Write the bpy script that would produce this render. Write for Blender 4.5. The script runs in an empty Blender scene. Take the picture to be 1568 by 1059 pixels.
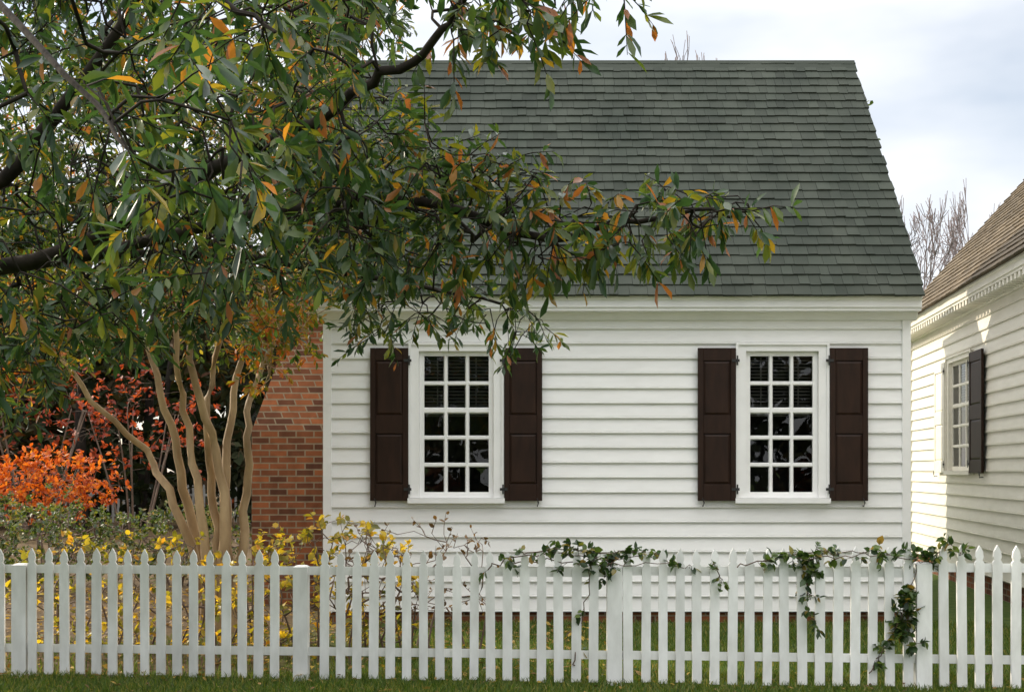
import bpy, math, random
import numpy as np
from mathutils import Vector, noise as mnoise
random.seed(5)
rng = np.random.default_rng(11)
F = 1948.0
CAMZ = 1.6
def P(px, py, d):
    return np.array([(px-784)/F*d, d, CAMZ-(py-718)/F*d])

scene = bpy.context.scene
# ---------------------------------------------------------------- materials
def new_mat(name):
    m = bpy.data.materials.new(name); m.use_nodes = True
    nt = m.node_tree; nt.nodes.clear()
    out = nt.nodes.new('ShaderNodeOutputMaterial')
    b = nt.nodes.new('ShaderNodeBsdfPrincipled')
    nt.links.new(b.outputs[0], out.inputs[0])
    return m, nt, b, out
def N(nt, t, **kw):
    n = nt.nodes.new(t)
    for k, v in kw.items():
        setattr(n, k, v)
    return n
def ramp(nt, stops, interp='LINEAR'):
    r = nt.nodes.new('ShaderNodeValToRGB'); r.color_ramp.interpolation = interp
    e = r.color_ramp.elements
    while len(e) > 1: e.remove(e[-1])
    e[0].position = stops[0][0]; e[0].color = (*stops[0][1], 1)
    for p, c in stops[1:]:
        x = e.new(p); x.color = (*c, 1)
    return r
def noise_node(nt, scale, detail=4, stretch=None, rough=0.55):
    tc = N(nt, 'ShaderNodeTexCoord'); n = N(nt, 'ShaderNodeTexNoise')
    n.inputs['Scale'].default_value = scale; n.inputs['Detail'].default_value = detail
    n.inputs['Roughness'].default_value = rough
    if stretch:
        mp = N(nt, 'ShaderNodeMapping'); mp.inputs['Scale'].default_value = stretch
        nt.links.new(tc.outputs['Object'], mp.inputs[0]); nt.links.new(mp.outputs[0], n.inputs['Vector'])
    else:
        nt.links.new(tc.outputs['Object'], n.inputs['Vector'])
    return n
def bump(nt, b, src, strength, dist):
    bp = N(nt, 'ShaderNodeBump'); bp.inputs['Strength'].default_value = strength
    bp.inputs['Distance'].default_value = dist
    nt.links.new(src, bp.inputs['Height']); nt.links.new(bp.outputs[0], b.inputs['Normal'])
def simple(name, c1, c2, rough=.6, scale=4, stretch=None, bs=.2, bd=.004, usernd=0.0, spec=.5):
    m, nt, b, out = new_mat(name)
    n = noise_node(nt, scale, 5, stretch)
    r = ramp(nt, [(.3, c1), (.7, c2)])
    nt.links.new(n.outputs['Fac'], r.inputs[0])
    col = r.outputs[0]
    if usernd:
        at = N(nt, 'ShaderNodeAttribute', attribute_name='rnd')
        mr = N(nt, 'ShaderNodeMapRange'); mr.inputs['To Min'].default_value = 1-usernd; mr.inputs['To Max'].default_value = 1+usernd
        nt.links.new(at.outputs['Fac'], mr.inputs[0])
        vm = N(nt, 'ShaderNodeVectorMath', operation='SCALE')
        nt.links.new(col, vm.inputs[0]); nt.links.new(mr.outputs[0], vm.inputs['Scale'])
        col = vm.outputs[0]
    nt.links.new(col, b.inputs['Base Color'])
    b.inputs['Roughness'].default_value = rough
    b.inputs['Specular IOR Level'].default_value = spec
    if bs: bump(nt, b, n.outputs['Fac'], bs, bd)
    return m
def leaf_mat(name, stops, transl=.35, rough=.42, spec=.5):
    m, nt, b, out = new_mat(name)
    at = N(nt, 'ShaderNodeAttribute', attribute_name='rnd')
    r = ramp(nt, stops)
    nt.links.new(at.outputs['Fac'], r.inputs[0])
    nt.links.new(r.outputs[0], b.inputs['Base Color'])
    b.inputs['Roughness'].default_value = rough
    b.inputs['Specular IOR Level'].default_value = spec
    tr = N(nt, 'ShaderNodeBsdfTranslucent')
    sc = N(nt, 'ShaderNodeVectorMath', operation='MULTIPLY'); sc.inputs[1].default_value = (2.2, 2.0, .9)
    nt.links.new(r.outputs[0], sc.inputs[0]); nt.links.new(sc.outputs[0], tr.inputs[0])
    mx = N(nt, 'ShaderNodeMixShader'); mx.inputs[0].default_value = transl
    nt.links.new(b.outputs[0], mx.inputs[1]); nt.links.new(tr.outputs[0], mx.inputs[2])
    nt.links.new(mx.outputs[0], out.inputs[0])
    return m

M = {}
M['white'] = simple('white_paint', (.79,.785,.765), (.86,.855,.84), .5, 3, (1,1,4), .12, .003, .03)
M['fence'] = simple('fence_paint', (.64,.635,.61), (.83,.825,.81), .55, 9, (1,1,.4), .25, .003, .08)
M['cream'] = simple('cream_paint', (.72,.69,.60), (.80,.77,.68), .5, 3, (1,1,4), .1, .003, .03)
M['trim'] = simple('trim_paint', (.80,.795,.78), (.86,.855,.84), .4, 5, None, .08, .002)
M['shutter'] = simple('shutter_paint', (.016,.0075,.0045), (.031,.014,.008), .5, 6, (2,2,.5), .15, .002, 0, .2)
M['iron'] = simple('black_iron', (.01,.01,.01), (.02,.02,.02), .5, 20, None, .1, .001)
M['roof'] = simple('grey_shingle', (.034,.042,.033), (.058,.066,.052), .85, 1.7, (1,1,1), .5, .004, .18, .2)
M['roof2'] = simple('brown_shingle', (.085,.066,.042), (.15,.115,.072), .85, 3, None, .5, .004, .25, .3)
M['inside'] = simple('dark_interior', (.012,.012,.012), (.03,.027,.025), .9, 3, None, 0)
M['blind'] = simple('blind_slats', (.12,.11,.10), (.18,.165,.15), .6, 5, None, 0)
M['bark'] = simple('oak_bark', (.012,.010,.008), (.035,.028,.022), .95, 14, (1,1,.3), .7, .01, 0, .15)
M['myrtle'] = simple('myrtle_bark', (.20,.125,.058), (.44,.31,.16), .7, 5, (1,1,.35), .4, .006)
M['twig'] = simple('dry_twig', (.07,.045,.03), (.14,.09,.06), .8, 9, None, 0)
M['baretwig'] = simple('bare_branches', (.15,.115,.11), (.25,.20,.19), .9, 4, None, 0)
# brick
m, nt, b, out = new_mat('red_brick')
tc = N(nt, 'ShaderNodeTexCoord'); sep = N(nt, 'ShaderNodeSeparateXYZ'); nt.links.new(tc.outputs['Object'], sep.inputs[0])
ad = N(nt, 'ShaderNodeMath', operation='ADD'); nt.links.new(sep.outputs[0], ad.inputs[0]); nt.links.new(sep.outputs[1], ad.inputs[1])
cb = N(nt, 'ShaderNodeCombineXYZ'); nt.links.new(ad.outputs[0], cb.inputs[0]); nt.links.new(sep.outputs[2], cb.inputs[1])
br = N(nt, 'ShaderNodeTexBrick'); nt.links.new(cb.outputs[0], br.inputs['Vector'])
br.inputs['Scale'].default_value = 1; br.inputs['Brick Width'].default_value = .21; br.inputs['Row Height'].default_value = .076
br.inputs['Mortar Size'].default_value = .009; br.inputs['Mortar Smooth'].default_value = .2; br.inputs['Bias'].default_value = 0
br.inputs['Color1'].default_value = (.38,.13,.052,1); br.inputs['Color2'].default_value = (.12,.05,.03,1); br.inputs['Mortar'].default_value = (.32,.25,.17,1)
nz = noise_node(nt, 9, 4)
mxc = N(nt, 'ShaderNodeMix', data_type='RGBA', blend_type='MULTIPLY'); mxc.inputs[0].default_value = .6
nt.links.new(br.outputs['Color'], mxc.inputs[6]); nt.links.new(nz.outputs['Fac'], mxc.inputs[7])
g = N(nt, 'ShaderNodeVectorMath', operation='SCALE'); g.inputs['Scale'].default_value = .98
nt.links.new(mxc.outputs[2], g.inputs[0]); nt.links.new(g.outputs[0], b.inputs['Base Color'])
b.inputs['Roughness'].default_value = .9; b.inputs['Specular IOR Level'].default_value = .2
inv = N(nt, 'ShaderNodeMath', operation='SUBTRACT'); inv.inputs[0].default_value = 1; nt.links.new(br.outputs['Fac'], inv.inputs[1])
bump(nt, b, inv.outputs[0], .6, .01); M['brick'] = m
# glass
m, nt, b, out = new_mat('window_glass'); nt.nodes.remove(b)
gl = N(nt, 'ShaderNodeBsdfGlossy'); gl.inputs['Roughness'].default_value = .01
tr = N(nt, 'ShaderNodeBsdfTransparent'); tr.inputs[0].default_value = (.85,.88,.87,1)
fr = N(nt, 'ShaderNodeFresnel'); fr.inputs[0].default_value = 1.7
nz = noise_node(nt, 3, 1); bp = N(nt, 'ShaderNodeBump'); bp.inputs['Strength'].default_value = .12; bp.inputs['Distance'].default_value = .02
nt.links.new(nz.outputs['Fac'], bp.inputs['Height']); nt.links.new(bp.outputs[0], gl.inputs['Normal'])
mx = N(nt, 'ShaderNodeMixShader'); nt.links.new(fr.outputs[0], mx.inputs[0]); nt.links.new(tr.outputs[0], mx.inputs[1]); nt.links.new(gl.outputs[0], mx.inputs[2])
nt.links.new(mx.outputs[0], out.inputs[0]); M['glass'] = m
# ground
m, nt, b, out = new_mat('ground_grass_soil')
n1 = noise_node(nt, .35, 5); n2 = noise_node(nt, 7, 8, None, .7)
r1 = ramp(nt, [(.25, (.035,.06,.012)), (.5, (.06,.095,.02)), (.75, (.10,.11,.03))])
r2 = ramp(nt, [(.3, (.04,.028,.015)), (.55, (.09,.06,.03)), (.75, (.16,.11,.045))])
nt.links.new(n2.outputs['Fac'], r1.inputs[0]); nt.links.new(n2.outputs['Fac'], r2.inputs[0])
tc = N(nt, 'ShaderNodeTexCoord'); sep = N(nt, 'ShaderNodeSeparateXYZ'); nt.links.new(tc.outputs['Object'], sep.inputs[0])
ma = N(nt, 'ShaderNodeMath', operation='MULTIPLY_ADD'); ma.inputs[1].default_value = -.8; ma.inputs[2].default_value = -.9
nt.links.new(sep.outputs[0], ma.inputs[0])
mb_ = N(nt, 'ShaderNodeMath', operation='GREATER_THAN'); mb_.inputs[1].default_value = 9.75; nt.links.new(sep.outputs[1], mb_.inputs[0])
mm = N(nt, 'ShaderNodeMath', operation='MULTIPLY', use_clamp=True); nt.links.new(ma.outputs[0], mm.inputs[0]); nt.links.new(mb_.outputs[0], mm.inputs[1])
mxc = N(nt, 'ShaderNodeMix', data_type='RGBA'); nt.links.new(mm.outputs[0], mxc.inputs[0])
nt.links.new(r1.outputs[0], mxc.inputs[6]); nt.links.new(r2.outputs[0], mxc.inputs[7])
nt.links.new(mxc.outputs[2], b.inputs['Base Color']); b.inputs['Roughness'].default_value = .95
b.inputs['Specular IOR Level'].default_value = .1
bump(nt, b, n2.outputs['Fac'], .8, .03); M['ground'] = m

M['oakleaf'] = leaf_mat('oak_leaves', [(0,(.014,.036,.018)), (.4,(.028,.064,.026)), (.66,(.07,.10,.022)), (.84,(.15,.15,.02)), (.93,(.32,.17,.025)), (1,(.25,.09,.03))], .42, .36, .42)
M['myrtleleaf'] = leaf_mat('myrtle_leaves', [(0,(.02,.045,.012)), (.35,(.05,.085,.015)), (.6,(.12,.14,.02)), (.85,(.26,.16,.02)), (1,(.32,.09,.02))], .48, .5, .3)
M['farleaf'] = leaf_mat('distant_leaves', [(0,(.012,.018,.008)), (.4,(.028,.036,.016)), (.7,(.06,.045,.025)), (.9,(.10,.04,.02)), (1,(.15,.035,.02))], .2, .7, .1)
M['orangeleaf'] = leaf_mat('orange_leaves', [(0,(.22,.035,.01)), (.5,(.38,.08,.012)), (1,(.45,.16,.025))], .35, .6, .3)
M['redleaf'] = leaf_mat('red_leaves', [(0,(.08,.015,.01)), (.5,(.20,.03,.015)), (1,(.3,.06,.02))], .4, .6, .3)
M['yellowleaf'] = leaf_mat('yellow_leaves', [(0,(.06,.08,.015)), (.35,(.20,.18,.02)), (.7,(.48,.35,.03)), (1,(.40,.19,.03))], .45, .5)
M['shrubleaf'] = leaf_mat('shrub_leaves', [(0,(.02,.04,.012)), (.5,(.05,.08,.02)), (.85,(.10,.12,.03)), (1,(.2,.14,.04))], .35, .5)
M['vineleaf'] = leaf_mat('vine_leaves', [(0,(.015,.035,.012)), (.5,(.04,.08,.02)), (.85,(.10,.15,.03)), (1,(.25,.16,.04))], .35, .4)
M['dryleaf'] = leaf_mat('fallen_leaves', [(0,(.06,.035,.015)), (.5,(.18,.10,.03)), (1,(.42,.28,.04))], .2, .7)
M['grass'] = leaf_mat('grass_blades', [(0,(.03,.06,.01)), (.6,(.075,.13,.02)), (.9,(.16,.17,.04)), (1,(.24,.19,.07))], .35, .5, .3)

# ---------------------------------------------------------------- mesh helpers
def empty(name, loc=(0,0,0), rotz=0):
    e = bpy.data.objects.new(name, None); e.location = loc; e.rotation_euler = (0,0,rotz)
    e.empty_display_size = .3
    scene.collection.objects.link(e); return e
class MB:
    def __init__(s): s.v=[]; s.f=[]; s.r=[]
    def face(s, pts, r=None):
        i=len(s.v); s.v.extend([tuple(p) for p in pts]); s.f.append(tuple(range(i,i+len(pts)))); s.r.append(random.random() if r is None else r)
    def hexa(s, p, r=None):
        r = random.random() if r is None else r
        i=len(s.v); s.v.extend([tuple(q) for q in p])
        for f in ((0,3,2,1),(4,5,6,7),(0,1,5,4),(1,2,6,5),(2,3,7,6),(3,0,4,7)):
            s.f.append(tuple(i+k for k in f)); s.r.append(r)
    def box(s,x0,x1,y0,y1,z0,z1,r=None):
        s.hexa([(x0,y0,z0),(x1,y0,z0),(x1,y1,z0),(x0,y1,z0),(x0,y0,z1),(x1,y0,z1),(x1,y1,z1),(x0,y1,z1)], r)
    def prism_x(s, prof, x0, x1, r=None, caps=True):
        r = random.random() if r is None else r
        n=len(prof); i=len(s.v)
        s.v.extend([(x0,y,z) for y,z in prof]); s.v.extend([(x1,y,z) for y,z in prof])
        for k in range(n):
            l=(k+1)%n; s.f.append((i+k,i+l,i+n+l,i+n+k)); s.r.append(r)
        if caps:
            s.f.append(tuple(i+k for k in range(n-1,-1,-1))); s.r.append(r)
            s.f.append(tuple(i+n+k for k in range(n))); s.r.append(r)
    def tube(s, pts, rad, n=6, r=None):
        r = random.random() if r is None else r
        pts=[np.asarray(p,float) for p in pts]; base=len(s.v)
        for k,p in enumerate(pts):
            t = pts[min(k+1,len(pts)-1)]-pts[max(k-1,0)]
            t = t/(np.linalg.norm(t)+1e-9)
            a = np.array([0,0,1.]) if abs(t[2])<.9 else np.array([1.,0,0])
            u=np.cross(t,a); u/=np.linalg.norm(u); w=np.cross(t,u)
            for j in range(n):
                an=2*math.pi*j/n
                s.v.append(tuple(p+rad[k]*(math.cos(an)*u+math.sin(an)*w)))
        for k in range(len(pts)-1):
            for j in range(n):
                l=(j+1)%n; s.f.append((base+k*n+j,base+k*n+l,base+(k+1)*n+l,base+(k+1)*n+j)); s.r.append(r)
        s.f.append(tuple(base+(len(pts)-1)*n+j for j in range(n))); s.r.append(r)
    def build(s, name, mat, parent=None, smooth=False, bevel=0):
        me=bpy.data.meshes.new(name); me.from_pydata(s.v,[],s.f)
        a=me.attributes.new('rnd','FLOAT','FACE'); a.data.foreach_set('value', s.r)
        me.materials.append(mat)
        if smooth: me.polygons.foreach_set('use_smooth',[True]*len(s.f))
        me.update()
        o=bpy.data.objects.new(name,me); scene.collection.objects.link(o)
        if parent: o.parent=parent
        if bevel:
            bm=o.modifiers.new('b','BEVEL'); bm.width=bevel; bm.segments=1; bm.limit_method='ANGLE'
        return o
class LM:
    def __init__(s): s.c=[]; s.d=[]; s.n=[]; s.l=[]; s.w=[]; s.r=[]
    def add(s, c, d, n, l, w, r):
        s.c.append(c); s.d.append(d); s.n.append(n); s.l.append(l); s.w.append(w); s.r.append(r)
    def build(s, name, mat, parent=None, broad=False):
        c=np.concatenate(s.c); d=np.concatenate(s.d); n=np.concatenate(s.n); l=np.concatenate(s.l)[:,None]; w=np.concatenate(s.w)[:,None]; r=np.concatenate(s.r)
        d=d/(np.linalg.norm(d,axis=1,keepdims=True)+1e-9)
        sd=np.cross(d,n); sd/=(np.linalg.norm(sd,axis=1,keepdims=True)+1e-9); nn=np.cross(sd,d)
        K=len(c)
        prof=[(.0,.0,0),(.32,.36,.02),(.68,.5,.0),(1.0,.0,-.1)] if not broad else [(.0,.0,0),(.22,.45,.03),(.6,.48,.02),(1.0,.0,-.12)]
        curl=rng.uniform(-.35,.15,(K,1))
        V=np.zeros((K,8,3))
        V[:,0]=c
        for idx,(t,hw,z) in enumerate(prof[1:3]):
            mid=c+d*l*t+nn*l*(curl*t*t*.5)
            V[:,1+idx*3]=mid
            V[:,2+idx*3]=mid+sd*w*hw+nn*w*.18
            V[:,3+idx*3]=mid-sd*w*hw+nn*w*.18
        V[:,7]=c+d*l+nn*l*(curl*.5-.02)
        loops=np.array([0,1,2,0,3,1,4,7,5,4,6,7,1,4,5,2,1,3,6,4])
        tot=np.array([3,3,3,3,4,4])
        L=(loops[None,:]+np.arange(K)[:,None]*8).ravel()
        T=np.tile(tot,K); S=np.concatenate([[0],np.cumsum(T)[:-1]])
        me=bpy.data.meshes.new(name); me.vertices.add(K*8); me.vertices.foreach_set('co',V.ravel())
        me.loops.add(len(L)); me.loops.foreach_set('vertex_index',L.astype(np.int32))
        me.polygons.add(len(T)); me.polygons.foreach_set('loop_start',S.astype(np.int32)); me.polygons.foreach_set('loop_total',T.astype(np.int32))
        me.update(calc_edges=True)
        a=me.attributes.new('rnd','FLOAT','FACE'); a.data.foreach_set('value',np.repeat(r,6).astype(np.float32))
        me.materials.append(mat); me.polygons.foreach_set('use_smooth',[True]*len(T))
        o=bpy.data.objects.new(name,me); scene.collection.objects.link(o)
        if parent: o.parent=parent
        return o
def unit(a): return a/(np.linalg.norm(a,axis=-1,keepdims=True)+1e-9)

# ---------------------------------------------------------------- house parts
def clapboards(mb, L, z0, z1, step, holes):
    z=z0
    while z<z1-.01:
        zt=min(z+step,z1)
        def prof(a,b):
            f=lambda q: -.026+(.020)*((q-z)/step)
            if a-z<.005:
                pts=[(0.0,z),(-.030,z+.001),(-.031,z+.012),(-.019,z+.016),(f(z+.022),z+.022),(f(b),b)]
            else: pts=[(0.0,a),(f(a),a),(f(b),b)]
            return pts
        xs=sorted(set([0,L]+[h[0] for h in holes]+[h[1] for h in holes]))
        rr=random.random()
        for xa,xb in zip(xs[:-1],xs[1:]):
            hh=[h for h in holes if h[0]<=xa+1e-6 and h[1]>=xb-1e-6]
            parts=[(z,zt)]
            if hh:
                h=hh[0]; parts=[]
                if z<h[2]: parts.append((z,min(zt,h[2])))
                if zt>h[3]: parts.append((max(z,h[3]),zt))
            for a,b_ in parts:
                if b_-a<.004: continue
                p=prof(a,b_)
                for q0,q1 in zip(p[:-1],p[1:]):
                    mb.face([(xa,q0[0],q0[1]),(xb,q0[0],q0[1]),(xb,q1[0],q1[1]),(xa,q1[0],q1[1])],rr)
        z+=step
def window(x0,x1,z0,z1,cols,rows,parts,blind=True):
    tr,gl,ins,bl=parts['trim'],parts['glass'],parts['inside'],parts['blind']
    c=.095; yo=-.048
    tr.box(x0,x0+c,yo,.09,z0+.05,z1); tr.box(x1-c,x1,yo,.09,z0+.05,z1)
    tr.box(x0+c,x1-c,yo-.002,.09,z1-.075,z1-.001)
    tr.box(x0-.012,x0+.014,yo-.02,yo-.001,z0+.05,z1+.012); tr.box(x1-.014,x1+.012,yo-.02,yo-.001,z0+.05,z1+.012)
    tr.box(x0+.0145,x1-.0145,yo-.021,yo-.003,z1-.012,z1+.013)
    tr.box(x0-.02,x1+.02,yo-.045,.09,z0-.005,z0+.048)
    sx0,sx1,sz0,sz1=x0+c,x1-c,z0+.05,z1-.077
    fw=.052; ys=.0
    tr.box(sx0+.001,sx0+fw,ys,ys+.04,sz0,sz1); tr.box(sx1-fw,sx1-.001,ys,ys+.04,sz0,sz1)
    tr.box(sx0+fw,sx1-fw,ys+.001,ys+.039,sz0,sz0+.06); tr.box(sx0+fw,sx1-fw,ys+.001,ys+.039,sz1-.045,sz1)
    gx0,gx1,gz0,gz1=sx0+fw,sx1-fw,sz0+.06,sz1-.045
    mw=.026
    for i in range(1,cols):
        x=gx0+(gx1-gx0)*i/cols
        tr.hexa([(x-mw,ys+.03,gz0),(x-mw*.45,ys+.004,gz0),(x+mw*.45,ys+.004,gz0),(x+mw,ys+.03,gz0),(x-mw,ys+.03,gz1),(x-mw*.45,ys+.004,gz1),(x+mw*.45,ys+.004,gz1),(x+mw,ys+.03,gz1)])
    for j in range(1,rows):
        z=gz0+(gz1-gz0)*j/rows
        m_=mw if j!=rows-2 else mw*1.4
        tr.hexa([(gx0,ys+.029,z-m_),(gx1,ys+.029,z-m_),(gx1,ys+.029,z+m_),(gx0,ys+.029,z+m_),(gx0,ys+.006,z-m_*.5),(gx1,ys+.006,z-m_*.5),(gx1,ys+.006,z+m_*.5),(gx0,ys+.006,z+m_*.5)])
    for i in range(cols):
        for j in range(rows):
            a0=gx0+(gx1-gx0)*i/cols; a1=gx0+(gx1-gx0)*(i+1)/cols; b0=gz0+(gz1-gz0)*j/rows; b1=gz0+(gz1-gz0)*(j+1)/rows
            t=[random.uniform(-.0012,.0012) for _ in range(4)]
            gl.face([(a0,ys+.02+t[0],b0),(a1,ys+.02+t[1],b0),(a1,ys+.02+t[2],b1),(a0,ys+.02+t[3],b1)])
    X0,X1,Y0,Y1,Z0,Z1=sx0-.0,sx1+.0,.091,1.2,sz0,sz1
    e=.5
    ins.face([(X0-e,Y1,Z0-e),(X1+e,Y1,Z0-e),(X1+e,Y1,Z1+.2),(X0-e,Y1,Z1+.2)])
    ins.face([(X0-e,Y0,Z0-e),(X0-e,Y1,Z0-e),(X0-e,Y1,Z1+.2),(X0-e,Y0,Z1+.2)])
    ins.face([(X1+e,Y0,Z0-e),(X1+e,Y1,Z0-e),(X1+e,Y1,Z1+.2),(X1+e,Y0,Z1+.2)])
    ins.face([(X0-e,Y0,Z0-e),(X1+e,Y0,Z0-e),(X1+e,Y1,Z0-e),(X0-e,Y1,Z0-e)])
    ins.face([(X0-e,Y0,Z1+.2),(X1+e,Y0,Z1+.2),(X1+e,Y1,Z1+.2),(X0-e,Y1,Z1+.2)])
    if blind:
        z=gz1; zl=gz1-(gz1-gz0)*.42
        while z>zl:
            bl.hexa([(gx0,.10,z-.010),(gx1,.10,z-.010),(gx1,.115,z+.003),(gx0,.115,z+.003),(gx0,.10,z-.007),(gx1,.10,z-.007),(gx1,.115,z+.006),(gx0,.115,z+.006)])
            z-=.036
        for xx in (gx0+.2*(gx1-gx0),gx0+.8*(gx1-gx0)): bl.box(xx-.006,xx+.006,.094,.098,zl,gz1)
        bl.box(gx0,gx1,.09,.12,zl-.03,zl-.005)
def shutter(mb, ir, x0,x1,z0,z1, hinge_side, boards=False):
    y0,y1=-.085,-.052; s=.055
    mb.box(x0,x0+s,y0,y1,z0,z1); mb.box(x1-s,x1,y0,y1,z0,z1)
    H=z1-z0; rails=[(z0,z0+.17),(z0+H*.44,z0+H*.56),(z1-.13,z1)]
    for a,b_ in rails: mb.box(x0+s,x1-s,y0+.002,y1-.001,a,b_)
    for (a,b_) in ((rails[0][1],rails[1][0]),(rails[1][1],rails[2][0])):
        mb.box(x0+s,x1-s,y0+.018,y1-.004,a,b_)
        m_=.022
        xa,xb,za,zb=x0+s+.006,x1-s-.006,a+.006,b_-.006
        mb.hexa([(xa,y0+.017,za),(xb,y0+.017,za),(xb,y0+.017,zb),(xa,y0+.017,zb),(xa+m_,y0+.006,za+m_),(xb-m_,y0+.006,za+m_),(xb-m_,y0+.006,zb-m_),(xa+m_,y0+.006,zb-m_)])
    hx = x1 if hinge_side>0 else x0
    for zz in (z0+.12,z1-.13):
        ir.box(hx-.045,hx+.035,y0-.008,y0-.001,zz-.014,zz+.014)
        ir.box(hx-.008+.012*hinge_side,hx+.008+.012*hinge_side,y0-.014,y0-.0085,zz-.05,zz+.05)
    fx = x0+.05 if hinge_side>0 else x1-.05
    ir.tube([(fx,-.045,z0-.05),(fx,-.095,z0-.055),(fx+.012,-.1,z0-.02),(fx-.006,-.1,z0+.03)],[.006,.007,.008,.004],5)
def shingles(mb, x0,x1, ye,ze, yr,zr, expo, wmin=.09,wmax=.19):
    sl=math.hypot(yr-ye,zr-ze); uy,uz=(yr-ye)/sl,(zr-ze)/sl
    ny,nz=(-uz,uy) if uy>0 else (uz,-uy)
    def pt(x,v,h): return (x,ye+uy*v+ny*h,ze+uz*v+nz*h)
    v=-.03; row=0
    while v<sl-.02:
        x=x0+random.uniform(-.008,.008)-(0.06 if row%2 else 0)
        roww=random.uniform(-.15,.15)
        while x<x1:
            w=random.uniform(wmin,wmax); xa=max(x,x0+random.uniform(-.006,.006)); xb=min(x+w-.003,x1+random.uniform(-.008,.008))
            if xb-xa>.015:
                j=random.uniform(-.006,.006); th=random.uniform(.020,.029); vt=min(v+expo*1.15,sl)
                rv=min(1,max(0,random.gauss(.5,.24)+roww))
                mb.hexa([pt(xa,v+j,.0),pt(xb,v+j,.0),pt(xb,vt,.0),pt(xa,vt,.0),pt(xa,v+j,th),pt(xb,v+j+random.uniform(-.003,.003),th),pt(xb,vt,.006),pt(xa,vt,.006)],rv)
            x+=w
        v+=expo; row+=1
def house(name, loc, rotz, L, D, zb, zeave, zridge, step, wins, wallmat, roofmat, dentils=False, expo=.155, oh=.25, sh2=None):
    e=empty(name,loc,rotz)
    wb,tr,gl,ins,bl,sh,ir,ro,br,st=MB(),MB(),MB(),MB(),MB(),MB(),MB(),MB(),MB(),MB()
    shL=MB()
    parts=dict(trim=tr,glass=gl,inside=ins,blind=bl)
    zc=zeave-.20
    clapboards(wb,L,zb,zc+.03,step,[(w[0]+.01,w[1]-.01,w[2]+.01,w[3]-.01) for w in wins])
    for w in wins:
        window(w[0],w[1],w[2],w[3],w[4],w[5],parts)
        sw=w[6]
        shutter(shL if sh2 else sh,ir,w[0]-sw-.008,w[0]-.014,w[2]+.02,w[3]-.045,1)
        shutter(sh,ir,w[1]+.014,w[1]+sw+.008,w[2]+.02,w[3]-.045,-1)
    tr.box(-.012,.075,-.04,.1,zb-.01,zc+.02); tr.box(L-.075,L+.012,-.04,.1,zb-.01,zc+.02)
    wb.box(.0,.06,.101,D-.1,zb,zeave); wb.box(L-.06,L,.101,D-.1,zb,zeave); wb.box(0,L,D-.09,D,zb,zeave)
    run=D/2; sl=(zridge-zeave)/(run+oh)
    for xg in (.005,L-.065):
        wb.prism_x([(.0,zeave+.0),(D,zeave+.0),(run,zeave+run*sl+.1)],xg,xg+.06)
    br.box(.03,L-.03,.02,D-.05,-.2,zb-.012)
    z=zeave
    prof=[(.02,z-.01),(-oh+.015,z-.01),(-oh+.012,z-.035),(-oh+.03,z-.06),(-oh+.03,z-.125),(-oh+.05,z-.13),(-oh+.05,z-.16),(-.09,z-.165),(-.075,z-.20),(-.055,z-.235),(-.04,z-.24),(.02,z-.24)]
    tr.prism_x(prof,-.07,L+.07)
    prof2=[(D-.02,z-.01),(D+oh-.01,z-.01),(D+oh-.01,z-.17),(D-.02,z-.17)]
    tr.prism_x(prof2,-.07,L+.07)
    if dentils:
        x=.0
        while x<L:
            tr.box(x,x+.07,-oh+.055,-.056,z-.225,z-.164); x+=.16
    xr0,xr1=-.09,L+.09
    for s_ in (1,-1):
        f=lambda y: y if s_==1 else D-y
        ye=f(-oh-.02); yr=run
        th=.05
        ny=-(zridge-zeave); nz=(run+oh); q=math.hypot(ny,nz); ny/=q; nz/=q
        yy=[(ye,zeave),(yr,zridge),(yr,zridge-th/nz),(f(-oh-.02+.03),zeave-.012)]
        st.prism_x(yy,xr0+.03,xr1-.03)
        shingles(ro,xr0,xr1,ye,zeave,yr,zridge,expo)
        for xa in (xr0+.01,xr1-.035):
            tr.prism_x([(f(-oh+.03),zeave-.02),(yr,zridge-.055),(yr,zridge-.21),(f(-oh+.10),zeave-.14)],xa,xa+.022)
    ro.prism_x([(run-.12,zridge-.12),(run,zridge+.035),(run+.12,zridge-.12),(run,zridge-.06)],xr0,xr1)
    wb.build('clapboards',wallmat,e); tr.build('trim_and_sash',M['trim'] if wallmat==M['white'] else wallmat,e); gl.build('window_panes',M['glass'],e)
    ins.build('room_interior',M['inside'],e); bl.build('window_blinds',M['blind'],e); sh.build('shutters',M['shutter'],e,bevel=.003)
    if sh2: shL.build('light_shutter',sh2,e,bevel=.003)
    ir.build('shutter_hardware',M['iron'],e); ro.build('roof_shingles',roofmat,e); st.build('roof_deck',roofmat,e)
    br.build('brick_foundation',M['brick'],e)
    return e

XH=-1.95
wx=lambda px: (px-784)/147.0-XH
wz=lambda py: 1.6+(718-py)/147.0
h1=house('clapboard_house',(XH,13.25,0),0,6.08,4.86,.12,3.385,6.60,.1545,
   [(wx(628),wx(770),wz(769),wz(527),3,5,.40),(wx(1127),wx(1266),wz(769),wz(527),3,5,.40)],M['white'],M['roof'])
el=MB(); el.box(2.2,6.07,4.87,6.75,.12,4.75); el.build('added_shadow_block_walls',M['white'],h1)  # unseen block added behind the house to cast shadow on the neighbouring wall
er=MB(); er.hexa([(2.1,4.88,4.95),(6.2,4.88,4.76),(6.2,6.9,4.76),(2.1,6.9,4.95),(2.1,4.88,5.03),(6.2,4.88,4.84),(6.2,6.9,4.84),(2.1,6.9,5.03)]); er.build('added_shadow_block_roof',M['roof'],h1)  # lid of the added shadow block, hidden behind the main roof
ch=MB()
cy0,cy1=1.75,3.35
x_in=-.03
ch.box(-1.12,x_in,cy0,cy1,-.2,2.05)
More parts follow.
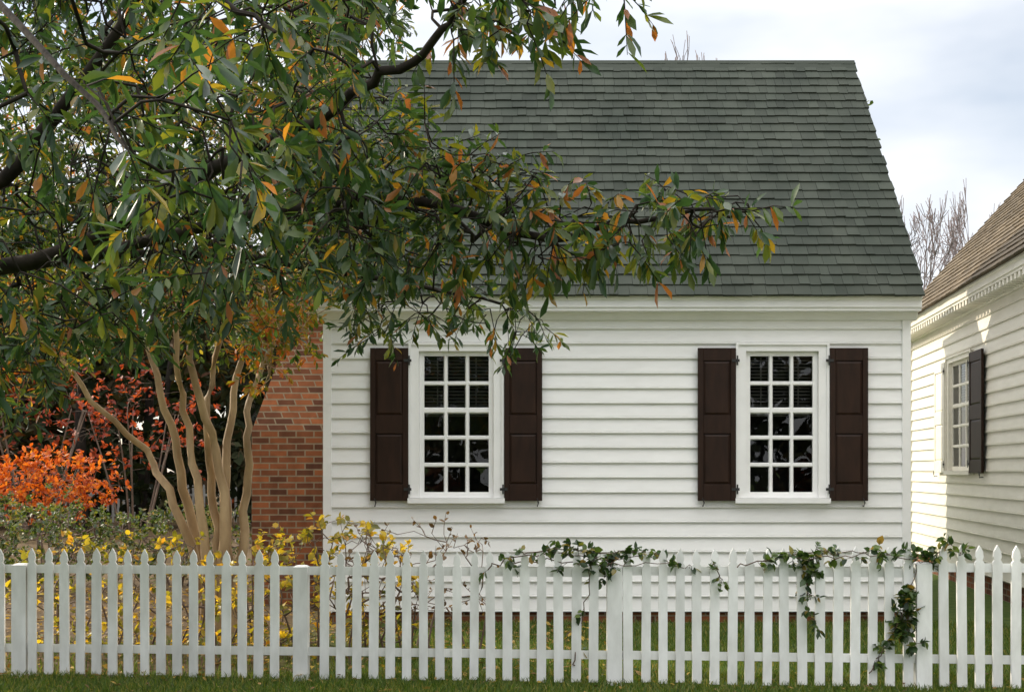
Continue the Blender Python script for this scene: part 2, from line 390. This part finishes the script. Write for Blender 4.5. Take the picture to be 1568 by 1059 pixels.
def frust(mb,a,b):
    (x0,x1,y0,y1,z0),(X0,X1,Y0,Y1,z1)=a,b
    mb.hexa([(x0,y0,z0),(x1,y0,z0),(x1,y1,z0),(x0,y1,z0),(X0,Y0,z1),(X1,Y0,z1),(X1,Y1,z1),(X0,Y1,z1)])
frust(ch,(-1.12,x_in,cy0,cy1,2.052),(-.80,x_in,cy0+.45,cy1-.28,3.15))
ch.box(-.80,x_in-.002,cy0+.45,cy1-.28,3.152,7.2)
ch.box(-.84,x_in+.04,cy0+.41,cy1-.24,7.202,7.3)
ch.box(-.82,x_in+.02,cy0+.43,cy1-.26,7.302,7.4)
ch.build('brick_chimney',M['brick'],h1)

th=math.atan2(-1,-.114)
h2=house('clapboard_house.001',(6.60,21,0),th,13,6.6,.25,3.92,8.0,.165,
   [(2.76,4.20,1.53,3.18,3,5,.66),(8.6,10.0,1.53,3.18,3,5,.66)],M['cream'],M['roof2'],dentils=True,oh=.32,sh2=M['cream'])

# ---------------------------------------------------------------- picket fence
def fence(name, xs0, xs1, yf, Hf, posts, pitch=.1265, mat=None):
    e=empty(name,(0,0,0)); mb=MB(); rl=MB(); po=MB()
    x=xs0
    while x<xs1:
        if not any(abs(x-p)<.085 for p in posts):
            H=Hf(x)+random.uniform(-.008,.008); y=yf(x)+random.uniform(-.002,.002); w=.034+random.uniform(-.002,.002); lean=random.uniform(-.009,.009); z0=.02+random.uniform(-.006,.01)
            out=[(-w,z0),(w,z0),(w,H-.125),(w*.62,H-.108),(w*.86,H-.085),(w*.70,H-.045),(0,H),(-w*.70,H-.045),(-w*.86,H-.085),(-w*.62,H-.108),(-w,H-.125)]
            n=len(out); i=len(mb.v); rr=random.random()
            for yy in (y-.011,y+.011):
                mb.v.extend([(x+a+lean*b_,yy,b_) for a,b_ in out])
            mb.f.append(tuple(i+k for k in range(n))); mb.f.append(tuple(i+n+k for k in range(n-1,-1,-1))); mb.r+= [rr,rr]
            for k in range(n):
                l=(k+1)%n; mb.f.append((i+l,i+k,i+n+k,i+n+l)); mb.r.append(rr)
        x+=pitch+random.uniform(-.003,.003)
    for zz in (.19,.80):
        ps=[xs0-.1]+[p for p in posts if xs0<p<xs1]+[xs1]
        for a,b_ in zip(ps[:-1],ps[1:]):
            ya,yb=yf(a)+.013,yf(b_)+.013; hs=0.018*max(0,a)*(zz>.5)
            rl.hexa([(a+.05,ya,zz+hs),(b_-.05,yb,zz+hs),(b_-.05,yb+.04,zz+hs),(a+.05,ya+.04,zz+hs),(a+.05,ya,zz+.065+hs),(b_-.05,yb,zz+.065+hs),(b_-.05,yb+.04,zz+.055+hs),(a+.05,ya+.04,zz+.055+hs)])
    for p in posts:
        y=yf(p); H=Hf(p)-.13
        po.box(p-.055,p+.055,y-.03,y+.08,-.1,H)
        po.hexa([(p-.055,y-.03,H+.001),(p+.055,y-.03,H+.001),(p+.055,y+.08,H+.001),(p-.055,y+.08,H+.001),(p-.035,y-.01,H+.012),(p+.035,y-.01,H+.012),(p+.035,y+.06,H+.012),(p-.035,y+.06,H+.012)])
    mb.build('pickets',M['fence'],e); rl.build('rails',M['fence'],e); po.build('posts',M['fence'],e)
    return e
yf=lambda x: 9.5-.085*x
Hf=lambda x: .99+.018*max(0,x)
fence('picket_fence',-8,8,yf,Hf,[-6.2,-3.80,-1.60,.76,2.99,5.3])
fence('picket_fence.001',-30,-1.5,lambda x:38.0,lambda x:1.15,[-28,-25.5,-23,-20.5,-18,-15.5,-13,-10.5,-8,-5.5,-3],pitch=.16)

# ---------------------------------------------------------------- ground
gm=MB(); gm.face([(-400,-200,0),(400,-200,0),(400,700,0),(-400,700,0)]); gm.build('ground',M['ground'])

def blades(name, regions, mat):
    Vs=[];Rs=[]
    for (x0,x1,y0,y1,n,h0,h1_) in regions:
        x=rng.uniform(x0,x1,n); y=rng.uniform(y0,y1,n)
        h=rng.uniform(h0,h1_,n); a=rng.uniform(0,math.pi,n); w=rng.uniform(.002,.0045,n)
        lx=rng.normal(0,.45,n)*h; ly=rng.normal(0,.45,n)*h
        b=np.stack([x,y,np.zeros(n)],1); s_=np.stack([np.cos(a)*w,np.sin(a)*w,np.zeros(n)],1)
        mid=b+np.stack([lx*.35,ly*.35,h*.6],1); t=b+np.stack([lx,ly,h],1)
        Vs.append(np.stack([b-s_,b+s_,mid+s_*.8,mid-s_*.8,t],1)); Rs.append(rng.random(n))
    V=np.concatenate(Vs); R=np.concatenate(Rs); K=len(V)
    L=(np.array([0,1,2,3,3,2,4])[None]+np.arange(K)[:,None]*5).ravel(); T=np.tile([4,3],K); S=np.concatenate([[0],np.cumsum(T)[:-1]])
    me=bpy.data.meshes.new(name); me.vertices.add(K*5); me.vertices.foreach_set('co',V.ravel())
    me.loops.add(len(L)); me.loops.foreach_set('vertex_index',L.astype(np.int32)); me.polygons.add(len(T))
    me.polygons.foreach_set('loop_start',S.astype(np.int32)); me.polygons.foreach_set('loop_total',T.astype(np.int32)); me.update(calc_edges=True)
    at=me.attributes.new('rnd','FLOAT','FACE'); at.data.foreach_set('value',np.repeat(R,2).astype(np.float32))
    me.materials.append(mat); o=bpy.data.objects.new(name,me); scene.collection.objects.link(o)
blades('grass',[(-4.5,4.5,8.9,9.9,32000,.02,.07),(-1.2,5,9.6,13.2,34000,.03,.08),(-6,-1.2,9.6,12,5000,.03,.09)],M['grass'])

# ---------------------------------------------------------------- foliage machinery
def inpoly(x,y,poly):
    c=False; j=len(poly)-1
    for i in range(len(poly)):
        xi,yi=poly[i]; xj,yj=poly[j]
        if (yi>y)!=(yj>y) and x<(xj-xi)*(y-yi)/(yj-yi)+xi: c=not c
        j=i
    return c
def sample(poly,n,d0,d1,gap=None,nscale=1.6):
    xs=[p[0] for p in poly]; ys=[p[1] for p in poly]; out=[]; k=0
    while len(out)<n and k<n*40:
        k+=1
        x=random.uniform(min(xs),max(xs)); y=random.uniform(min(ys),max(ys))
        if not inpoly(x,y,poly): continue
        p=P(x,y,random.uniform(d0,d1))
        if gap is not None and mnoise.noise(Vector(p)*nscale)<gap: continue
        out.append(p)
    return out
def resample(pts,step=.15):
    out=[];pts=[np.asarray(p,float) for p in pts]
    for a,b in zip(pts[:-1],pts[1:]):
        n=max(1,int(np.linalg.norm(b-a)/step))
        for i in range(n): out.append(a+(b-a)*i/n)
    out.append(pts[-1]); return out
def smoothline(pts,it=2):
    pts=[np.asarray(p,float) for p in pts]
    for _ in range(it):
        q=[pts[0]]
        for a,b in zip(pts[:-1],pts[1:]): q+= [a*.75+b*.25,a*.25+b*.75]
        q.append(pts[-1]); pts=q
    return pts
def twig_leaves(lm, tw, p, d, n, lt, ll, droop, wid, rfun, spread=.9, twr=.0025):
    d=unit(d); s=rng.uniform(.15,1,n)**.8
    bend=np.array([0,0,-1.])*lt*.25*droop
    pos=p[None]+d[None]*(s*lt)[:,None]+bend[None]*(s**2)[:,None]
    rad=rng.normal(0,1,(n,3)); rad=unit(rad-(rad@d)[:,None]*d[None])
    ld=unit(d[None]*.55+rad*spread+np.array([0,0,-1.])*droop*rng.uniform(.3,1.4,(n,1)))
    nn=unit(np.array([0,0,1.])+rng.normal(0,.55,(n,3)))
    l=ll*rng.uniform(.6,1.25,n); lm.add(pos,ld,nn,l,l*wid*rng.uniform(.75,1.2,n),rfun(n))
    if tw is not None: tw.tube([p,p+d*lt*.5+bend*.25,p+d*lt+bend],[twr*1.6,twr*1.2,twr*.6],3)
def grow(mb, seeds, sites, leafpow=.45, r0=.0035, maxr=.06, wig=.12):
    nodes=list(seeds); par=[-1]*len(seeds); arr=np.array(nodes)
    sites=np.array(sites)
    dmin=np.min(np.linalg.norm(sites[:,None]-arr[None],axis=2),axis=1); order=np.argsort(dmin)
    cap=np.zeros((len(seeds)+len(sites),3)); cap[:len(seeds)]=arr; k=len(seeds); res=[]
    for i in order:
        p=sites[i]; dd=np.linalg.norm(cap[:k]-p,axis=1); j=int(np.argmin(dd))
        cap[k]=p; par.append(j); res.append((p,cap[j].copy())); k+=1
    cnt=np.ones(k)
    for i in range(k-1,len(seeds)-1,-1): cnt[par[i]]+=cnt[i]
    for i in range(len(seeds),k):
        a,b=cap[par[i]],cap[i]; rb=min(maxr,r0*cnt[i]**leafpow); ra=min(maxr,rb*1.25)
        L_=np.linalg.norm(b-a); m_=(a+b)/2+rng.normal(0,wig,3)*L_*.8+np.array([0,0,.05*L_])
        mb.tube([a,m_,b],[ra,(ra+rb)/2,rb],4)
    return res

# ---------------------------------------------------------------- oak tree (foreground)
oak=empty('oak_tree',(0,0,0)); ob=MB(); ol=LM()
T0=np.array([-5.0,7.2,0])
trunk=smoothline([T0+[0,0,-.2],T0+[.05,0,1.2],T0+[-.05,.1,2.6],T0+[.1,0,4.2],T0+[-.1,0,6.5],T0+[.2,0,9]])
ob.tube(trunk,list(np.linspace(.34,.07,len(trunk))),12)
limbs=[
 ([T0+[0,0,2.4],T0+[1.2,.3,3.0],P(0,290,7.2),P(90,170,7.0),P(180,50,6.8),P(260,-80,6.5)],.06,.018),
 ([T0+[0,0,2.2],T0+[1.0,-.1,2.6],P(120,390,6.8),P(250,300,6.4),P(345,243,6.0),P(430,208,5.8),P(560,130,5.5),P(640,90,5.35),P(700,30,5.2),P(750,-60,5.0)],.05,.009),
 ([T0+[0,0,2.3],P(-60,420,7.4),P(200,380,6.8),P(420,320,6.4),P(640,300,6.0),P(760,345,5.8),P(830,372,5.75),P(930,345,5.65),P(1050,320,5.55),P(1160,325,5.5)],.042,.004),
 ([T0+[0,0,2.5],P(0,400,7.8),P(300,380,7.8),P(560,420,7.6),P(700,450,7.5),P(800,465,7.5)],.036,.004),
 ([T0+[0,0,4.6],P(0,-120,6.6),P(350,-150,6),P(700,-150,5.6),P(900,-90,5.3),P(980,-30,5.2)],.06,.006),
 ([T0+[0,0,3.0],T0+[1.2,-1.4,4.2],P(-60,-60,4.6),P(100,120,3.9),P(200,230,3.5)],.025,.004),
 ([T0+[0,0,3.2],T0+[1.2,-1.0,4.6],P(150,-120,4.6),P(330,-10,4.1),P(420,50,3.9)],.03,.004),
 ([T0+[0,0,4.0],T0+[-1.5,.5,5.0],T0+[-3,.8,5.8]],.09,.03),
 ([T0+[0,0,5.5],T0+[1.5,.9,6.6],T0+[3,1.2,7.5]],.08,.02),
]
seeds=[]
for pts,ra,rb in limbs:
    sp=smoothline(pts); sp=[sp[0]]+[q+rng.normal(0,.010,3) for q in sp[1:]]
    ob.tube(sp,list(np.linspace(ra,rb,len(sp))),8); seeds+=resample(sp)[8:]
backp=[(-400,-200),(610,-200),(640,0),(600,70),(570,120),(640,200),(670,300),(650,400),(520,420),(450,460),(420,520),(330,500),(250,490),(200,510),(100,570),(0,620),(-400,620)]
frontp=[(-300,-150),(560,-150),(580,60),(540,130),(620,220),(620,350),(480,390),(420,450),(330,430),(230,460),(100,520),(0,570),(-300,570)]
groups=[]
G=lambda s_,t,nl,ll,dr,tl: groups.append((s_,t,nl,ll,dr,tl))
G(sample(backp,1250,7.0,9.8,-.18,1.2),2,12,.086,.5,.26)
G(sample(frontp,400,4.8,7.0,-.08,1.3),1,13,.10,.6,.24)
G(sample([(430,140),(560,150),(680,200),(715,300),(700,400),(580,420),(440,420)],200,5.5,7.2,-.1,2),1,12,.09,.7,.22)
G(sample([(640,215),(740,225),(850,255),(880,290),(760,330),(650,330)],50,5.6,6.3),1,10,.082,.7,.2)
G(sample([(690,330),(780,310),(860,310),(940,300),(1040,285),(1150,300),(1180,335),(1080,355),(940,378),(850,400),(740,400)],90,5.35,5.95),1,11,.098,1.1,.17)
G(sample([(500,420),(700,440),(800,455),(845,510),(820,525),(740,495),(640,485),(580,530),(545,500)],75,7.3,7.8),1,9,.082,.6,.2)
G(sample([(640,-60),(1000,-60),(990,-15),(850,10),(840,60),(790,50),(740,80),(660,70)],68,5.0,5.7),1,11,.10,.8,.2)
G(sample([(130,130),(330,150),(400,250),(360,320),(250,360),(170,290)],20,3.4,3.9),1,11,.10,.7,.2)
G(sample([(250,-60),(500,-60),(460,40),(380,80),(300,30)],14,3.8,4.3),1,11,.10,.7,.2)
sites=[]; info={}
for g_ in groups:
    for p in g_[0]: info[tuple(np.round(p,5))]=g_[1:]; sites.append(p)
res=grow(ob,seeds,sites,.38,.0024,.018)
def oak_r(n):
    base=rng.beta(1.6,2.0,n)*.85
    yel=rng.random(n)<.08; base[yel]=rng.uniform(.85,1,yel.sum()); return base
for p,q in res:
    t_,nl,ll,dr,tl=info[tuple(np.round(p,5))]
    d=unit(p-q)*.6+rng.normal(0,.45,3)+np.array([.1,0,-.15])
    px=784+p[0]/p[1]*F
    tint=mnoise.noise(Vector(p)*1.1)*.4
    f=lambda k: np.clip(oak_r(k)+max(0,tint)*(.9 if px>620 else .7)+(.08 if px>620 else 0),0,1)
    for _ in range(t_):
        twig_leaves(ol,ob,p,d+rng.normal(0,.35,3),int(nl*rng.uniform(.8,1.2)),tl*rng.uniform(.8,1.2),ll,dr,.30,f)
ob.build('trunk_and_branches',M['bark'],oak,smooth=True); ol.build('leaves',M['oakleaf'],oak)

# ---------------------------------------------------------------- crape myrtle (behind fence)
cm=empty('crape_myrtle_tree',(0,0,0)); cb_=MB(); cl=LM()
base=P(310,940,12.3); base[2]=-.05
stems=[
 [(300,850),(262,760),(235,700),(165,640),(100,560),(40,470)],
 [(305,850),(285,760),(262,660),(235,560),(200,450),(180,330)],
 [(318,850),(300,750),(285,640),(268,540),(270,430),(260,280)],
 [(338,850),(322,740),(312,640),(330,560),(345,460),(350,300)],
 [(352,850),(345,740),(350,640),(372,540),(400,430),(430,300)],
 [(368,850),(380,740),(378,660),(388,590),(440,480),(500,380)],
 [(345,850),(338,700),(300,600),(290,520),(320,400),(310,250)],
]
seeds=[]
for i,s_ in enumerate(stems):
    dep=12.2+rng.uniform(-.25,.35)
    pts=[base+np.array([(s_[0][0]-310)/170*.8,(dep-12.3)*.4,0])]+[P(a,b_,dep+(k*.1)*rng.uniform(-1,1.4)) for k,(a,b_) in enumerate(s_)]
    sp=smoothline(pts); sp=[q+rng.normal(0,.012,3) for q in sp]; r_=rng.uniform(.048,.07)
    cb_.tube(sp,list(np.linspace(r_,.014,len(sp))),9); seeds+=resample(sp,.2)[14:]
cs=sample([(-40,60),(500,60),(560,300),(530,430),(470,520),(430,560),(380,540),(300,520),(200,520),(120,560),(30,600),(-60,600)],850,11.2,13.6,-.2,1.1)
cs=cs+sample([(400,430),(490,430),(480,500),(440,570),(400,600),(385,540)],24,11.3,12.4)
res=grow(cb_,seeds,cs,.42,.003,.03)
def my_r(n): return np.clip(rng.beta(1.6,1.6,n),0,1)
for p,q in res:
    tint=mnoise.noise(Vector(p)*.9)*.6
    zf=np.clip((3.4-p[2])*.25,-.15,.3)
    for _ in range(2):
        twig_leaves(cl,cb_ if _==0 else None,p,unit(p-q)*.5+rng.normal(0,.5,3),12,.3,.08,.3,.42,lambda k: np.clip(my_r(k)+tint+zf,0,1),twr=.003)
cb_.build('trunks',M['myrtle'],cm,smooth=True); cl.build('leaves',M['myrtleleaf'],cm)

# ---------------------------------------------------------------- generic shrubs
def blob_shrub(name, cx,cy, rx,ry,h, n, leaf, mat, stemmat, z0=0.0, wid=.5, rfun=None, nleaf=8, tw=.2, droop=.1, shell=.45):
    e=empty(name,(0,0,0)); mb=MB(); lm=LM(); rfun=rfun or (lambda k: rng.random(k))
    sites=[]
    while len(sites)<n:
        u=rng.normal(0,1,3); u/=np.linalg.norm(u); r=rng.uniform(shell,1)
        p=np.array([cx+u[0]*rx*r,cy+u[1]*ry*r,z0+h*.5+u[2]*h*.5*r])
        if p[2]<.03: continue
        p+=np.array([0,0,1])*mnoise.noise(Vector(p)*2.0)*.25*h
        if mnoise.noise(Vector(p)*2.4)<-.15: continue
        sites.append(p)
    seeds=[]
    for k in range(7):
        a=rng.uniform(0,6.28); b0=np.array([cx+math.cos(a)*rx*.12,cy+math.sin(a)*ry*.12,-.05]); t=np.array([cx+math.cos(a)*rx*.5,cy+math.sin(a)*ry*.5,z0+h*.6])
        sp=smoothline([b0,(b0+t)/2+rng.normal(0,.05,3),t]); mb.tube(sp,list(np.linspace(.02,.006,len(sp))*max(1,h*.6)),6); seeds+=resample(sp,.15)
    res=grow(mb,seeds,sites,.4,.003,.03)
    for p,q in res:
        twig_leaves(lm,None,p,unit(p-q)*.5+rng.normal(0,.4,3)+np.array([0,0,.3]),nleaf,tw,leaf,droop,wid,rfun)
    mb.build('stems',stemmat,e,smooth=True); lm.build('leaves',mat,e,broad=True); return e
blob_shrub('boxwood_shrub',-6.2,16.6,1.5,1.0,1.25,300,.06,M['shrubleaf'],M['twig'],nleaf=14,tw=.16,wid=.55)
blob_shrub('boxwood_shrub.001',-4.6,17.6,1.2,1.0,1.1,240,.06,M['shrubleaf'],M['twig'],nleaf=14,tw=.16,wid=.55)
blob_shrub('boxwood_shrub.002',-7.8,18.6,1.5,1.0,1.35,240,.06,M['shrubleaf'],M['twig'],nleaf=14,tw=.16,wid=.55)
blob_shrub('orange_maple_bush',-8.7,24,1.35,.9,1.35,220,.11,M['orangeleaf'],M['twig'],z0=.65,nleaf=9,tw=.32,wid=.55)
blob_shrub('red_maple_tree',-8.6,29,2.1,1.4,2.6,90,.13,M['redleaf'],M['twig'],z0=1.3,nleaf=8,tw=.4,wid=.6)
blob_shrub('red_maple_tree.001',-12,32,2.6,1.6,3.5,90,.14,M['redleaf'],M['twig'],z0=1.0,nleaf=8,tw=.4,wid=.6)

ys=empty('yellow_leaf_shrub',(0,0,0)); yb=MB(); yl=LM()
def yshrub(polys, d0,d1, rf, leaf, ground_pts, nl=6):
    sts=[]
    for poly,n in polys: sts+=sample(poly,n,d0,d1)
    seeds=[]
    for gx in ground_pts:
        g0=np.array([gx,rng.uniform(d0,d1),-.03]); t=g0+np.array([rng.normal(0,.15),rng.normal(0,.1),rng.uniform(.35,.6)])
        sp=smoothline([g0,(g0+t)/2+rng.normal(0,.03,3),t]); yb.tube(sp,list(np.linspace(.012,.006,len(sp))),5); seeds+=resample(sp,.12)
    for p,q in grow(yb,seeds,sts,.4,.0025,.015):
        twig_leaves(yl,yb,p,unit(p-q)*.4+rng.normal(0,.5,3)+np.array([0,0,.35]),nl,.14,leaf,.15,.62,rf)
yshrub([([(60,850),(110,828),(300,838),(430,820),(430,1000),(60,1000),(0,1000),(0,870)],230),([(390,850),(430,805),(500,785),(560,810),(640,855),(640,1000),(390,1000)],180)],10.3,11.6,
       lambda k: np.clip(rng.beta(1.5,1.7,k),0,1),.068,list(np.linspace(-4.4,-.9,26)),6)
yb.build('stems',M['twig'],ys,smooth=True); yl.build('leaves',M['yellowleaf'],ys,broad=True)
rs=empty('rose_bush',(0,0,0)); yb=MB(); yl=LM()
yshrub([([(520,860),(560,800),(640,800),(740,810),(740,1000),(540,1000)],95)],10.2,11.4,lambda k: rng.random(k)*.5,.05,list(np.linspace(-1.3,-.3,10)),3)
yb.build('canes',M['twig'],rs,smooth=True); yl.build('leaves',M['dryleaf'],rs,broad=True)

lm=LM(); n=4500
xx=rng.uniform(-7,1,n); yy=rng.uniform(9.6,17,n); c=np.stack([xx,yy,rng.uniform(.005,.035,n)],1)
d=rng.normal(0,1,(n,3)); d[:,2]*=.25; nn=np.tile([0,0,1.],(n,1))+rng.normal(0,.3,(n,3)); l=rng.uniform(.05,.09,n)
lm.add(c,d,nn,l,l*.5,rng.random(n)**.8)
n=260; c=np.stack([rng.uniform(-5,5,n),rng.uniform(8.8,9.9,n),rng.uniform(.02,.05,n)],1); d=rng.normal(0,1,(n,3)); d[:,2]*=.25
lm.add(c,d,np.tile([0,0,1.],(n,1))+rng.normal(0,.3,(n,3)),np.full(n,.05),np.full(n,.022),rng.random(n))
lm.build('fallen_leaves',M['dryleaf'],None,broad=True)

# ---------------------------------------------------------------- vine on fence
vi=empty('climbing_vine',(0,0,0)); vb=MB(); vl=LM()
def vine(pts, dens, leaf=.062, nl=5, stem=.005):
    w=[]
    for (px,py) in pts:
        x=(px-784)/F*9.45; y=yf(x)-.03+rng.uniform(-.03,.05); s_=y/F; w.append(np.array([(px-784)*s_,y,1.6-(py-718)*s_]))
    sp=smoothline(w); sp=[q+rng.normal(0,.010,3) for q in sp]; vb.tube(sp,list(np.linspace(stem,stem*.5,len(sp))),5)
    rsm=resample(sp,.035)
    for p in rsm:
        if rng.random()<dens*(.6+.8*(mnoise.noise(Vector(p)*5)+.4)): twig_leaves(vl,vb,p,rng.normal(0,1,3)+np.array([0,-.2,.3]),nl,.075,leaf,.4,.62,lambda k: rng.random(k)**1.2,twr=.0015)
vine([(750,870),(790,850),(840,848),(890,850),(930,858),(980,852),(1040,862)],.9)
vine([(800,848),(850,838),(880,842),(930,850),(960,840),(1010,850)],.7)
vine([(780,862),(830,856),(880,862),(930,866),(1000,862),(1060,870)],.4)
vine([(880,1020),(885,960),(905,900),(900,860),(920,850)],.15)
vine([(905,850),(912,880)],.8)
vine([(940,850),(935,872),(925,880)],.8)
vine([(1130,865),(1200,850),(1250,855),(1300,850),(1340,848),(1400,855),(1440,845)],.7)
vine([(1210,850),(1260,842),(1310,846),(1350,842)],.6)
vine([(1245,850),(1240,880),(1235,930),(1250,960)],.95)
vine([(1225,860),(1235,890),(1240,915)],.9)
vine([(1330,1030),(1360,980),(1385,940),(1395,900),(1405,860),(1400,845)],.6)
vine([(1400,990),(1385,950),(1380,925),(1395,905)],1,nl=9)
vine([(1345,1010),(1375,965),(1390,930)],.8,nl=8)
vine([(1370,975),(1395,945),(1390,915)],.9,nl=9)
vine([(1100,870),(1105,890)],.8); vine([(965,850),(975,838)],.6)
vine([(1420,860),(1440,840),(1460,835),(1470,850)],.9,nl=6)
vb.build('stems',M['twig'],vi,smooth=True); vl.build('leaves',M['vineleaf'],vi,broad=True)

# ---------------------------------------------------------------- distant trees
dt=empty('distant_trees',(0,0,0)); db=MB(); dl=LM()
def mass(x0,x1,y0,y1,htop,n,leaf,hbase=.2,nl=10,tw=.4):
    k=0
    while k<n:
        x=random.uniform(x0,x1); y=random.uniform(y0,y1); z=random.uniform(hbase,htop)
        top=htop*(.8+.35*mnoise.noise(Vector((x*.25,y*.1,3))))
        if z>top: continue
        if mnoise.noise(Vector((x,y,z))*.45)<-.35: continue
        k+=1
        p=np.array([x,y,z]); t=mnoise.noise(Vector((x*.3,y*.3,z*.25)))*.8
        twig_leaves(dl,None,p,rng.normal(0,1,3),nl,tw,leaf,.2,.6,lambda q: np.clip(rng.random(q)*.7+t+.1,0,1))
mass(-22,-2.5,33,37,8,1200,.36,.5); mass(-30,-3,42,50,12,1700,.75,.1,10,.6)
for i in range(34):
    x=random.uniform(-30,-2); y=random.uniform(33,50); db.tube([(x,y,-.1),(x+random.uniform(-.3,.3),y,3),(x+random.uniform(-.8,.8),y,8)],[.18,.13,.05],7)
mass(3,60,90,110,5,400,1.0,.2)
mass(-26,26,-30,-22,6.5,600,.9,.2,9,.9)
for i in range(24):
    x=-26+i*2.2+random.uniform(-.8,.8); db.tube([(x,-26,-.1),(x+.2,-26,4),(x+random.uniform(-.8,.8),-26,8.5)],[.3,.2,.06],7)
db.build('trunks',M['bark'],dt,smooth=True); dl.build('foliage',M['farleaf'],dt)

def bare(name,x,y,ztop,halfw,spread,seed,leaves=0,lev_max=7,tmin=.011):
    rr=np.random.default_rng(seed); e=empty(name,(0,0,0)); segs=[]; tips=[]
    def rec(p,d,L_,r,lev):
        q=p+d*L_; mid=(p+q)/2+rr.normal(0,.05,3)*L_
        segs.append((p,mid,q,r))
        if lev>=lev_max: tips.append((q,d)); return
        for k in range(2 if lev<1 else int(rr.integers(2,4))):
            nd=unit(d+rr.normal(0,spread,3)+np.array([0,0,.12])); rec(p+(q-p)*rr.uniform(.65,1),nd,L_*rr.uniform(.66,.86),r*.62,lev+1)
    rec(np.zeros(3),np.array([0,0,1.]),2.6,.14,0)
    A_=np.array([s_[2] for s_ in segs]); sz=ztop/np.percentile(A_[:,2],98); sx=halfw/np.percentile(np.abs(A_[:,0]),97)
    S=np.array([sx,sx,sz]); o=np.array([x,y,-.05]); mb=MB(); lm=LM()
    for p,m_,q,r in segs:
        ra=max(r,tmin); mb.tube([p*S+o,m_*S+o,q*S+o],[ra,max(tmin,r*.85),max(tmin,r*.68)],6 if r>.05 else 3)
    mb.build('branches',M['baretwig'],e,smooth=True)
    if leaves:
        for q,d in tips: twig_leaves(lm,None,q*S+o,d,leaves,.4,.16,.2,.5,lambda k: rng.random(k))
        lm.build('leaves',M['shrubleaf'],e)
bare('bare_tree',13.4,42,10.3,2.0,.42,3)
bare('bare_tree.001',16.6,45,11.0,2.6,.42,8)
bare('bare_tree.002',17.6,52,12.4,2.8,.42,21)
bare('bare_tree.003',6.2,42,15.5,1.3,.36,5)
bare('leafy_tree',8.35,31,10.0,.75,.3,14,leaves=3,lev_max=6)

# ---------------------------------------------------------------- light, sky, camera
EL,AZ=math.radians(28),math.radians(54)
s=Vector((-math.cos(EL)*math.sin(AZ),math.cos(EL)*math.cos(AZ),math.sin(EL)))
sl=bpy.data.lights.new('sun','SUN'); sl.energy=5.0; sl.angle=math.radians(.5); sl.color=(1,.88,.70)
so=bpy.data.objects.new('sun',sl); so.rotation_euler=(-s).to_track_quat('-Z','Y').to_euler(); so.location=(-10,10,12); scene.collection.objects.link(so)
w=bpy.data.worlds.new('World'); scene.world=w; w.use_nodes=True; nt=w.node_tree; nt.nodes.clear()
out=nt.nodes.new('ShaderNodeOutputWorld'); bg=nt.nodes.new('ShaderNodeBackground'); bg.inputs[1].default_value=.15
sky=nt.nodes.new('ShaderNodeTexSky'); sky.sky_type='NISHITA'; sky.sun_disc=False; sky.sun_elevation=EL; sky.sun_rotation=-AZ
tc=nt.nodes.new('ShaderNodeTexCoord'); mp=nt.nodes.new('ShaderNodeMapping'); mp.inputs['Scale'].default_value=(1,1,2.6)
nz=nt.nodes.new('ShaderNodeTexNoise'); nz.inputs['Scale'].default_value=2.1; nz.inputs['Detail'].default_value=5; nz.inputs['Roughness'].default_value=.5
nt.links.new(tc.outputs['Generated'],mp.inputs[0]); nt.links.new(mp.outputs[0],nz.inputs['Vector'])
cr=ramp(nt,[(.34,(.22,.22,.22)),(.56,(.97,.97,.97))]); nt.links.new(nz.outputs['Fac'],cr.inputs[0])
sp_=nt.nodes.new('ShaderNodeSeparateXYZ'); nt.links.new(tc.outputs['Generated'],sp_.inputs[0])
cc=ramp(nt,[(.0,(.270,.277,.290)),(.33,(.278,.285,.297)),(.72,(1,.99,.975))]); nt.links.new(sp_.outputs[2],cc.inputs[0])
vs=nt.nodes.new('ShaderNodeVectorMath'); vs.operation='SCALE'; vs.inputs['Scale'].default_value=26; nt.links.new(cc.outputs[0],vs.inputs[0])
mx=nt.nodes.new('ShaderNodeMix'); mx.data_type='RGBA'; nt.links.new(cr.outputs[0],mx.inputs[0]); nt.links.new(sky.outputs[0],mx.inputs[6]); nt.links.new(vs.outputs[0],mx.inputs[7])
nt.links.new(mx.outputs[2],bg.inputs[0]); nt.links.new(bg.outputs[0],out.inputs[0])
cam=bpy.data.cameras.new('camera'); cam.lens=36*F/1568; cam.shift_y=188.5/1568; cam.clip_end=2000
co=bpy.data.objects.new('camera',cam); co.location=(0,0,CAMZ); co.rotation_euler=(math.radians(90),0,0); scene.collection.objects.link(co); scene.camera=co
scene.view_settings.view_transform='Standard'; scene.view_settings.look='None'; scene.view_settings.exposure=0
